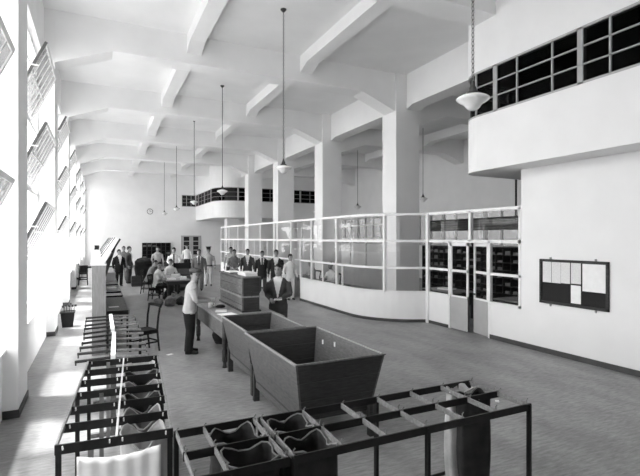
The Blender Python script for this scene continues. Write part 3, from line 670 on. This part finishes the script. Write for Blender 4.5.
# ------------------------------------------------------------------ tall sorting frame with sloping top and side trays
sf = thing('sorting_case', 'tall grey sorting case with a white sloping top along the left', 'case', (0, 10, 0))
MB().box(-.12, .13, 0, .04, 0, 1.76).build('end_panel', 'palewood', sf)
MB().box(-.125, -.1, .04, 9.6, 0, 1.76).build('side_panel', 'white', sf); MB().box(.1, .13, .04, 9.6, 0, 1.76).build('side_panel', 'midwood', sf)  # left panel white: window light on that side put into its colour
MB().box(-.15, .14, -.01, 9.6, 1.76, 1.79).build('top_board', 'white', sf)
MB().prism([(-.14, 1.79), (.1, 1.79), (.1, 1.86), (-.14, 1.86)], 'y', 0.02, 9.6).build('ledge', 'white', sf)
MB().prism([(.06, 1.79), (.1, 1.79), (.38, 2.27), (.35, 2.29)], 'y', 0, 9.6).build('sloping_board', 'white', sf)
for i in range(6):
    y = .0 + i * 1.85
    MB().prism([(.03, 1.86), (.06, 1.86), (.355, 2.3), (.335, 2.315)], 'y', y, y + .03).build('divider', 'midwood' if i else 'paper', sf)
MB().prism([(.22, 2.02), (.25, 2.01), (.40, 2.27), (.375, 2.295)], 'y', -.03, 0).build('end_bracket', 'black', sf)
for y in (1, 3, 5, 7, 9): MB().prism([(.13, 1.4), (.13, 1.76), (.34, 2.16), (.36, 2.16)], 'y', y, y + .03).build('strut', 'midwood', sf)
sheets('parcel', 'small dark parcel on the ledge of the sorting case', -.05, 15.0, 1.862, .12, .2, .22, 0, 'c_dark', 'parcel')
sheets('parcel', 'white parcel on the near ledge of the sorting case', -.06, 13.6, 1.862, .12, .3, .12, 0, 'paper', 'parcel')
tr = [(10.55, 13.2, 'midwood', 'dark topped side tray nearest, right of the sorting case'), (13.35, 14.2, 'card', 'pale topped side tray second along the sorting case'), (14.35, 16.5, 'desk', 'grey topped side tray third along the sorting case'), (16.7, 20.0, 'c_pale', 'pale side tray farthest along the sorting case')]
for y0, y1, m, lab in tr:
    t = thing('side_tray', lab, 'table', (.37, y0, 0)); L_ = y1 - y0
    MB().box(-.21, .2, 0, L_, .71, .75).build('tray_top', m, t)
    MB().box(-.21, .2, -.02, 0, .66, .775).build('front_lip', 'black', t); MB().box(.2, .22, -.02, L_, .67, .775).build('side_lip', 'bar', t)
    for x in (-.19, .18):
        for y in (.03, L_ - .03): MB().box(x - .02, x + .02, y - .02, y + .02, 0, .71).build('leg', 'wood', t)
sheets('paper_stack', 'thin white strips of paper on the nearest side tray', .3, 11.3, .751, .2, .12, .01, .1)
sheets('paper_stack', 'pale bundle on the third side tray', .35, 15.2, .751, .24, .5, .06, .1)
sheets('parcel', 'big white bundle on the farthest side tray', .36, 18.4, .751, .34, .8, .3, .0, 'paper', 'parcel')

# ------------------------------------------------------------------ middle of the hall: table, desks, carts
def plain_table(label, x, y, rz, w_, l_, h_, m='wood', drawer=True):
    t = thing('work_table', label, 'table', (x, y, 0), rz)
    MB().box(-w_ / 2, w_ / 2, -l_ / 2, l_ / 2, h_ - .035, h_).build('table_top', 'desk', t)
    MB().box(-w_ / 2 + .05, w_ / 2 - .05, -l_ / 2 + .05, l_ / 2 - .05, h_ - .16, h_ - .035).build('apron', m, t)
    for a in (-1, 1):
        for b_ in (-1, 1): MB().box(a * (w_ / 2 - .07) - .035, a * (w_ / 2 - .07) + .035, b_ * (l_ / 2 - .07) - .035, b_ * (l_ / 2 - .07) + .035, 0, h_ - .035).build('leg', m, t)
    return t
plain_table('work table heaped with letters where the white-shirted men sit', 2.6, 18.4, 0, .85, 2.6, .78)
rr = random.Random(4)
for i, (x, y, lab, m) in enumerate(((2.4, 17.5, 'letters at the near left of the heaped table', 'paper'), (2.6, 17.9, 'letters in the near middle of the heaped table', 'card'), (2.82, 17.5, 'letters at the near right of the heaped table', 'paper'),
                                    (2.6, 18.6, 'letters in the centre of the heaped table', 'c_pale'), (2.8, 19.2, 'letters at the far right of the heaped table', 'card'))):
    sheets('letter_heap', lab, x, y, .78, .3, .22, .05 + .02 * (i % 3), i * .7, m, 'letters')
dk = thing('high_desk', 'dark high desk with a sloping top behind the heaped table', 'desk', (3.42, 21.0, 0))
MB().box(-.45, .45, -.3, .3, 0, 1.0).build('desk_body', 'wood', dk); MB().prism([(-.36, 1.0), (.36, 1.0), (.36, 1.05), (-.36, 1.22)], 'x', -.5, .5).build('sloping_top', 'black', dk)
for z in (.15, .45, .72): MB().box(-.4, .4, -.32, -.3, z, z + .24).build('drawer_front', 'midwood', dk)
hc = thing('mail_hamper', 'big dark rounded mail hamper near the left standing men', 'hamper', (2.1, 25.6, 0))
MB().lathe([(.3, .1), (.38, .25), (.44, .7), (.42, .95), (.38, .95), (.4, .7), (.34, .3)], (0, 0, 0), 20).build('hamper_body', 'c_black', hc, True)
MB().lathe([(.42, .93), (.42, 1.08), (.3, 1.22), (.1, 1.28)], (0, 0, 0), 20).build('hamper_load', 'c_dark', hc, True)
for a in (-1, 1):
    for q in (-1, 1): MB().tube([(a * .22, q * .22 - .02, .06), (a * .22, q * .22 + .02, .06)], .06, 10).build('wheel', 'black', hc)
bx = thing('wooden_crate', 'small dark crate standing in front of the rounded hamper', 'crate', (1.66, 23.6, 0))
MB().box(-.25, .25, -.2, .2, 0, .04).build('crate_floor', 'wood', bx)
for z in (.05, .2, .35):
    for s in (-1, 1): MB().box(-.25, .25, s * .2 - .012, s * .2 + .012, z, z + .13).build('slat', 'wood', bx); MB().box(s * .25 - .012, s * .25 + .012, -.2, .2, z, z + .13).build('slat', 'wood', bx)
chair('dark chair under the seated man in the white shirt', 1.93, 18.0, R(62), 'c_black')
chair('dark chair under the seated man at the far side of the heaped table', 2.72, 20.45, R(25), 'c_black')
chair('dark chair under the leaning seated man left of the heaped table', 1.85, 20.4, R(70), 'c_black')

# ------------------------------------------------------------------ office behind the partition
cn = thing('office_counter', 'long office counter inside the curved partition', 'counter', (7.1, 15.6, 0))
MB().box(-.26, .24, -2.6, -.05, .74, .78).box(-.26, .24, 1.1, 5, .74, .78).build('counter_top', 'desk', cn); MB().box(-.22, .2, -2.55, -.1, 0, .74).box(-.22, .2, 1.15, 4.95, 0, .74).build('counter_body', 'greypaint', cn)
# glazed inner screen
isn = thing('office_screen', 'inner white-framed glazed screen across the office behind the columns', 'screen', (11.3, 12, 0))
MB().box(-.05, .05, 3.5, 18, 0, .9).build('screen_base', 'greypaint', isn)
for z in (.95, 1.6, 2.25, 2.9): MB().box(-.035, .035, 3.5, 18, z - .03, z + .03).build('screen_rail', 'white', isn)
for i in range(3, 13): MB().box(-.04, .04, -1 + 1.5 * i, -.93 + 1.5 * i, .9, 2.93).build('screen_post', 'white', isn)
chair('dark office chair behind the partition under the white-shirted clerk', 8.02, 15.55, R(-75), 'wood')
chair('dark office chair farther along behind the partition', 8.02, 17.35, R(-75), 'wood')
for x, y, lab in ((9.3, 10.6, 'desk inside the office behind the closed door leaf'), (9.4, 7.9, 'desk inside the office right of the open door leaf')):
    plain_table(lab, x, y, 0, .8, 1.4, .78)
for x, y, lab in ((9.25, 10.6, 'white papers on the office desk behind the closed door leaf'), (9.2, 7.6, 'white papers on the office desk right of the open door leaf')): sheets('paper_stack', lab, x, y, .78, .3, .45, .05, .2)
for x, y, lab in ((11.3, 9.9, 'dark drop pipe hanging above the closed door leaf'), (10.6, 7.3, 'dark drop pipe hanging under the gallery by the right wall')):
    zt = 3.75 if y < 8 else 7.9
    o = MB().tube([(0, 0, 2.95), (0, 0, zt)], .03, 8).lathe([(.03, 2.9), (.06, 2.92), (.06, 2.96), (.03, 2.98)], (0, 0, 0), 10).build('drop_pipe', 'c_dark'); o.location = (x, y, 0); tag(o, lab, 'pipe')

# ------------------------------------------------------------------ people
def ell(bm_, c, r, n=14, m=9):
    vs = []; fs = []
    for j in range(m + 1):
        ph = math.pi * j / m
        for i in range(n):
            t = 2 * math.pi * i / n; vs.append((c[0] + r[0] * math.sin(ph) * math.cos(t), c[1] + r[1] * math.sin(ph) * math.sin(t), c[2] + r[2] * math.cos(ph)))
    for j in range(m):
        for i in range(n):
            k = (i + 1) % n; fs.append((j * n + i, j * n + k, (j + 1) * n + k, (j + 1) * n + i))
    bm_.add(vs, fs)
def loft(mb, secs, n=14):     # secs: (center, rx, ry) stacked in z, mostly
    vs = []; fs = []
    for (c, rx, ry) in secs:
        for i in range(n): t = 2 * math.pi * i / n; vs.append((c[0] + rx * math.cos(t), c[1] + ry * math.sin(t), c[2]))
    for j in range(len(secs) - 1):
        for i in range(n): k = (i + 1) % n; fs.append((j * n + i, j * n + k, (j + 1) * n + k, (j + 1) * n + i))
    fs.append(tuple(range(n - 1, -1, -1))); fs.append(tuple((len(secs) - 1) * n + i for i in range(n))); mb.add(vs, fs)
def person(label, x, y, rz, shirt='c_white', trousers='c_dark', jacket=None, tie=False, hat=None, scale=1.0, sit=False, lean=0.0, arms=None, legs=None,
           head=(0, 0), vox=.02, hairm='hair', bare=False, z=0.0, seat=.46, group=None, waist=False, bulk=1.06):
    """local frame: faces -y, left hand at +x; arms = ((elbow, wrist) right, left) relative to the pelvis before leaning"""
    t = thing('person', label, 'person', (x, y, z), rz, group); t.scale = (scale * bulk, scale * bulk, scale)
    hz = .92 if not sit else seat / scale + .1
    LM = Matrix.Rotation(lean, 3, 'X')      # positive lean tips towards -y
    T = lambda p: LM @ Vector(p) + Vector((0, 0, hz))
    S = []                                   # (point, radius, tag) samples for materials
    mb = MB()
    def limb(pts, rs, tg, n=10):
        mb.tube(pts, rs, n)
        for a, b_, r0, r1 in zip(pts[:-1], pts[1:], rs[:-1], rs[1:]):
            for k in range(7): f = k / 6; S.append((Vector(a).lerp(Vector(b_), f), r0 + (r1 - r0) * f, tg))
    top = jacket or shirt
    body = 'top'
    # torso
    secs = [(-.1, .165, .118), (-.02, .172, .125), (.1, .158, .112), (.24, .168, .116), (.38, .188, .122), (.46, .182, .112), (.51, .13, .09), (.55, .07, .065)]
    if jacket: secs = [(-.2, .192, .15), (-.1, .19, .145)] + [(a, b_ + .014, c + .016) for a, b_, c in secs[1:]]
    tmpv = MB(); loft(tmpv, [((0, 0, a), b_, c) for a, b_, c in secs], 18)
    mb.add([T(v) for v in tmpv.v], tmpv.f)
    for a, b_, c in secs:
        for q in (-.6, 0, .6): S.append((T((q * b_, 0, a)), c * .92, 'top' if (a > -.03 or jacket) else 'leg'))
    if not jacket: S.append((T((0, 0, -.1)), .12, 'leg'))
    # head and neck
    limb([T((0, .0, .5)), T((0, -.015, .62))], [.058, .056], 'skin')
    HM = LM.inverted() @ Matrix.Rotation(head[0], 3, 'Z') @ Matrix.Rotation(head[1], 3, 'X') if True else LM
    hc_ = T((0, -.02, .71))
    HT = lambda p: hc_ + (Matrix.Rotation(head[0], 3, 'Z') @ Matrix.Rotation(head[1], 3, 'X')) @ Vector(p)
    hm = MB(); loft(hm, [((0, -.035, -.125), .03, .03), ((0, -.03, -.11), .045, .05), ((0, -.015, -.07), .062, .078), ((0, 0, -.01), .074, .093), ((0, .005, .05), .077, .098), ((0, .008, .09), .066, .083), ((0, .01, .12), .035, .045), ((0, .01, .128), .01, .01)], 16)
    hm.hexa([(-.016, -.085, -.035), (.016, -.085, -.035), (.016, -.05, -.035), (-.016, -.05, -.035), (-.007, -.085, .02), (.007, -.085, .02), (.007, -.05, .02), (-.007, -.05, .02)])
    ell(hm, (0, -.098, -.03), (.013, .014, .013), 8, 6)
    for s in (-1, 1): ell(hm, (s * .078, .01, -.01), (.012, .022, .032), 8, 6)
    mb.add([HT(v) for v in hm.v], hm.f)
    for zz in (-.1, -.05, 0, .05, .09): S.append((HT((0, 0, zz)), .085, 'skin'))
    # legs
    for i, s in enumerate((-1, 1)):
        hip = T((s * .09, 0, -.04))
        if legs: kn, an = Vector((legs[i][0])), Vector((legs[i][1]))
        elif sit: kn = Vector((s * .13, -.42, seat / scale + .06)); an = Vector((s * .13, -.38, .09))
        else: kn = Vector((s * .1, -.015, .49)); an = Vector((s * .105, .02, .09))
        limb([hip, hip.lerp(kn, .5), kn, kn.lerp(an, .5), an + (an - kn).normalized() * .02], [.108, .1, .083, .078, .074], 'leg', 12)
        fwd = Vector((0, -1, 0)) if not legs or len(legs[i]) < 3 else Vector(legs[i][2])
        limb([an + Vector((0, 0, -.045)) - fwd * .06, an + Vector((0, 0, -.05)) + fwd * .04, an + Vector((0, 0, -.062)) + fwd * .17], [.042, .045, .03], 'shoe', 8)
    # arms
    if arms is None: arms = (((-.26, .02, .17), (-.265, -.07, -.07)), ((.26, .02, .17), (.265, -.07, -.07)))
    hands = []
    for i, s in enumerate((-1, 1)):
        sh = T((s * .185, 0, .44)); el = T(arms[i][0]); wr = T(arms[i][1]); th = .01 if jacket else 0
        mid = sh.lerp(el, .5)
        limb([sh, mid, el], [.066 + th, .058 + th, .047 + th], 'top')
        limb([el, el.lerp(wr, .5), wr], [.047 + th, .04 + th, .032 + th], 'skin' if bare else 'top')
        d = (wr - el).normalized(); hands.append((s, wr, d))
    # one continuous surface
    tmp = bpy.data.objects.new('tmp', mb.mesh('tmp')); C.objects.link(tmp)
    rm = tmp.modifiers.new('r', 'REMESH'); rm.mode = 'VOXEL'; rm.voxel_size = vox; rm.use_smooth_shade = True
    smd = tmp.modifiers.new('s', 'SMOOTH'); smd.iterations = 3; smd.factor = .5
    dg = bpy.context.evaluated_depsgraph_get(); me = bpy.data.meshes.new_from_object(tmp.evaluated_get(dg)); old = tmp.data
    bpy.data.objects.remove(tmp); bpy.data.meshes.remove(old)
    # extra detail joined into the same mesh: hands, eyes, brows, mouth
    ex = MB(); exm = []
    def mark(mi): exm.extend([mi] * (len(ex.f) - len(exm)))
    for s, wr, d in hands:
        side = Vector((0, -1, 0)) if abs(d.y) < .8 else Vector((-s, 0, 0))
        side = (side - d * side.dot(d)).normalized(); nrm = d.cross(side).normalized()
        inward = nrm if nrm.x * s < 0 else -nrm
        ex.tube([wr - d * .03, wr + d * .02, wr + d * .06, wr + d * .095], [.026, .032, .036, .03], 8)
        for k, L_ in enumerate((.07, .08, .075, .055)):
            o_ = wr + d * .09 + side * (.03 - .02 * k)
            ex.tube([o_, o_ + d * L_ * .5 + inward * .008, o_ + d * L_ * .85 + inward * .03], [.0095, .009, .007], 6)
        o_ = wr + d * .03 + side * .03
        ex.tube([o_, o_ + side * .025 + d * .03 + inward * .01, o_ + side * .03 + d * .06 + inward * .02], [.012, .011, .008], 6)
    mark(0)
    for s in (-1, 1):
        e = MB(); ell(e, (s * .032, -.086, .005), (.016, .009, .009), 8, 5); ell(e, (s * .033, -.087, .026), (.022, .009, .006), 8, 5); ex.add([HT(v) for v in e.v], e.f)
    e = MB(); ell(e, (0, -.085, -.066), (.024, .008, .005), 8, 5); ex.add([HT(v) for v in e.v], e.f); mark(4)
    nv = len(me.vertices); co = np.empty(nv * 3, 'f'); me.vertices.foreach_get('co', co); co = co.reshape(-1, 3)
    fs = [tuple(p.vertices) for p in me.polygons]
    cen = np.array([co[list(f)].mean(0) for f in fs]); pts = np.array([list(p) for p, r, g in S]); rad = np.array([r for p, r, g in S]); tg = [g for p, r, g in S]
    near = (np.linalg.norm(cen[:, None, :] - pts[None], axis=2) - rad[None]).argmin(1)
    TI = LM.inverted(); idx = []
    for c, k in zip(cen, near):
        g = tg[k]; q = TI @ (Vector(c) - Vector((0, 0, hz)))
        mi = {'skin': 0, 'top': 1, 'leg': 2, 'shoe': 3}[g]
        if g == 'skin' and q.z < .57 and abs(q.x) < .12 and not bare: mi = 5 if jacket else 1
        if g == 'skin' and q.z < .565 and bare and abs(q.x) < .12 and q.z > .45: mi = 1
        if g == 'top' and jacket and q.y < -.02 and abs(q.x) < .012 + max(0, q.z - .14) * .21 and q.z > .1: mi = 6 if (tie and abs(q.x) < .022) else 5
        if g == 'top' and not jacket and tie and q.y < 0 and abs(q.x) < .024 and q.z > .08: mi = 6
        if g == 'top' and waist and q.z < .05 and q.z > .0 and not jacket: mi = 3
        idx.append(mi)
    bpy.data.meshes.remove(me)
    nm = bpy.data.meshes.new('body'); n0 = len(co)
    nm.from_pydata([tuple(v) for v in co] + [tuple(v) for v in ex.v], [], fs + [tuple(i + n0 for i in f) for f in ex.f])
    for k in ('skin', top, trousers, 'shoe', 'hair', shirt, 'c_dark' if jacket != 'c_black' else 'c_mid'): nm.materials.append(M[k])
    nm.polygons.foreach_set('material_index', idx + exm); nm.polygons.foreach_set('use_smooth', [True] * len(nm.polygons))
    bo = bpy.data.objects.new('body', nm); C.objects.link(bo); bo.parent = t
    # hair
    hb = MB(); ell(hb, (0, .012, .03), (.084, .102, .108), 18, 14)
    keep = [f for f in hb.f if all((hb.v[i][2] > .052 or (hb.v[i][1] > -.035 and hb.v[i][2] > .0) or (hb.v[i][1] > .03 and hb.v[i][2] > -.06)) for i in f)]
    h2 = MB(); h2.add([HT(v) for v in hb.v], keep); ho = h2.build('hair', hairm, t, True)
    sd_ = ho.modifiers.new('thick', 'SOLIDIFY'); sd_.thickness = .012
    if hat == 'cap':
        a = MB(); loft(a, [((0, .01, .06), .086, .108), ((0, .0, .09), .1, .125), ((0, .005, .12), .09, .115), ((0, .02, .14), .04, .05)], 16)
        a.hexa([(-.06, -.16, .058), (.06, -.16, .058), (.08, -.08, .066), (-.08, -.08, .066), (-.06, -.16, .066), (.06, -.16, .066), (.08, -.08, .08), (-.08, -.08, .08)])
        MB().add([HT(v) for v in a.v], a.f).build('cap', 'c_mid', t, True)
    if hat == 'kepi':
        a = MB(); loft(a, [((0, .01, .05), .09, .11), ((0, .01, .13), .09, .11), ((0, .01, .15), .125, .14), ((0, .01, .17), .11, .125)], 16)
        a.hexa([(-.06, -.16, .04), (.06, -.16, .04), (.08, -.08, .055), (-.08, -.08, .055), (-.06, -.16, .047), (.06, -.16, .047), (.08, -.08, .07), (-.08, -.08, .07)])
        MB().add([HT(v) for v in a.v], a.f).build('peaked_cap', 'c_dark', t, True)
    if jacket and vox < .018:
        for s in (-1, 1):
            a = MB().hexa([(s * .015, -.16, .12), (s * .035, -.163, .12), (s * .12, -.142, .34), (s * .075, -.15, .36), (s * .015, -.146, .12), (s * .035, -.146, .12), (s * .12, -.11, .34), (s * .075, -.11, .36)])
            MB().add([T(v) for v in a.v], a.f).build('lapel', jacket, t)
    return t
def face(x, y, off=0): return math.atan2(-x, y) + R(off)
# two men close by
RA = (((-.24, -.08, .2), (-.10, -.34, .2)), ((.24, -.1, .2), (.1, -.36, .22)))
person('man in a pale rolled-sleeve shirt and cap standing at the sorting table', 1.64, 9.42, R(80), 'c_pale', 'c_black', hat='cap', vox=.013, lean=R(6), arms=RA, head=(R(-55), R(3)), bare=True, scale=.96, bulk=1.17)
person('man in a dark open jacket holding papers beside the letter cabinet', 3.5, 9.35, face(3.5, 9.35, -6), 'c_white', 'c_mid', 'c_mid', vox=.013, arms=(((-.235, .01, .17), (-.12, -.26, .1)), ((.245, .02, .18), (.08, -.27, .12))), head=(R(-14), 0), scale=.99)
o = sheets('letter', 'pale letter held by the man in the dark open jacket', 3.36, 9.0, 1.02, .16, .22, .006, face(3.5, 9.35), 'paper', 'letter')
# standing men farther back
person('man in a light grey suit standing alone right of the heaped table', 3.95, 20.4, face(3.95, 20.4), 'c_white', 'c_grey', 'c_grey', True, scale=1.03)
person('man in a pale uniform and peaked cap standing by the far wall', 4.75, 22.2, face(4.75, 22.2, 5), 'c_pale', 'c_white', hat='kepi', waist=True, scale=1.05, bare=False)
person('man in a grey pullover standing behind the far end of the cabinet', 5.43, 20.10, face(5.35, 20.1, 8), 'c_grey', 'c_mid', arms=(((-.25, -.04, .2), (-.1, -.2, .05)), ((.25, -.04, .2), (.1, -.22, .05))), scale=1.02)
person('man half hidden behind the man in the grey pullover', 5.83, 22.20, face(5.75, 22.2), 'c_pale', 'c_mid', scale=1.06)
person('man in a dark jacket and open white shirt second behind the cabinet', 6.08, 20.20, face(6.0, 20.2), 'c_white', 'c_grey', 'c_mid', scale=1.03)
person('man in a dark suit and tie standing third behind the cabinet', 6.20, 18.50, face(6.12, 18.5), 'c_white', 'c_mid', 'c_dark', True, scale=1.0)
person('tall man in a dark jacket standing nearest the partition opening', 6.23, 16.90, face(6.15, 16.9), 'c_white', 'c_dark', 'c_dark', scale=1.05)
person('person in white with dark hair in the partition doorway', 6.42, 15.9, face(6.5, 15.7, 30), 'c_white', 'c_white', scale=.97)
person('man in a dark suit farthest left near the sorting case', .87, 23.9, face(1, 24, 25), 'c_white', 'c_black', 'c_black', scale=1.0)
person('man in a long grey coat standing left of the hamper', 1.38, 25.2, face(1.5, 25.2, 70), 'c_white', 'c_mid', 'c_mid', scale=1.07)
person('pale-clad man glimpsed between the two men at far left', 1.22, 27.0, face(1.35, 27), 'c_grey', 'c_grey', scale=1.06)
person('man in a light shirt standing in front of the pigeonhole cabinet', 2.87, 26.3, face(2.75, 25.6, 10), 'c_pale', 'c_mid', scale=1.05, lean=R(4))
person('man in a white shirt and dark tie standing behind the heaped table', 3.25, 22.9, face(3.25, 22.9), 'c_white', 'c_dark', tie=True, scale=1.05, arms=(((-.26, -.05, .2), (-.2, -.28, .12)), ((.26, -.05, .2), (.2, -.28, .12))))
person('man in white standing by the far glazed door', 5.3, 31.5, face(5.3, 31.5), 'c_white', 'c_dark', scale=1.06)
# seated men
SA = (((-.25, -.12, .22), (-.14, -.38, .26)), ((.25, -.12, .22), (.14, -.38, .26)))
person('seated man in a white shirt and dark trousers at the heaped table', 1.93, 18.0, R(62), 'c_white', 'c_black', sit=True, arms=SA, head=(R(-60), 0), lean=R(8), scale=1.02, bulk=1.08, bare=True)
person('man in a light shirt seated at the far side of the heaped table', 2.72, 20.45, R(25), 'c_white', 'c_dark', sit=True, arms=SA, head=(R(-25), 0), lean=R(6), scale=1.02, bare=True)
person('man in a striped grey shirt leaning forward left of the heaped table', 1.85, 20.4, R(70), 'c_grey', 'c_dark', sit=True, arms=SA, head=(R(-50), 0), lean=R(22), scale=1.04)
person('clerk in a white shirt seated behind the partition glass', 8.02, 15.55, R(-75), 'c_white', 'c_dark', sit=True, arms=SA, scale=1.0, lean=R(8))
person('clerk seated farther along behind the partition glass', 8.02, 17.35, R(-75), 'c_pale', 'c_dark', sit=True, arms=SA, scale=1.0, lean=R(8))
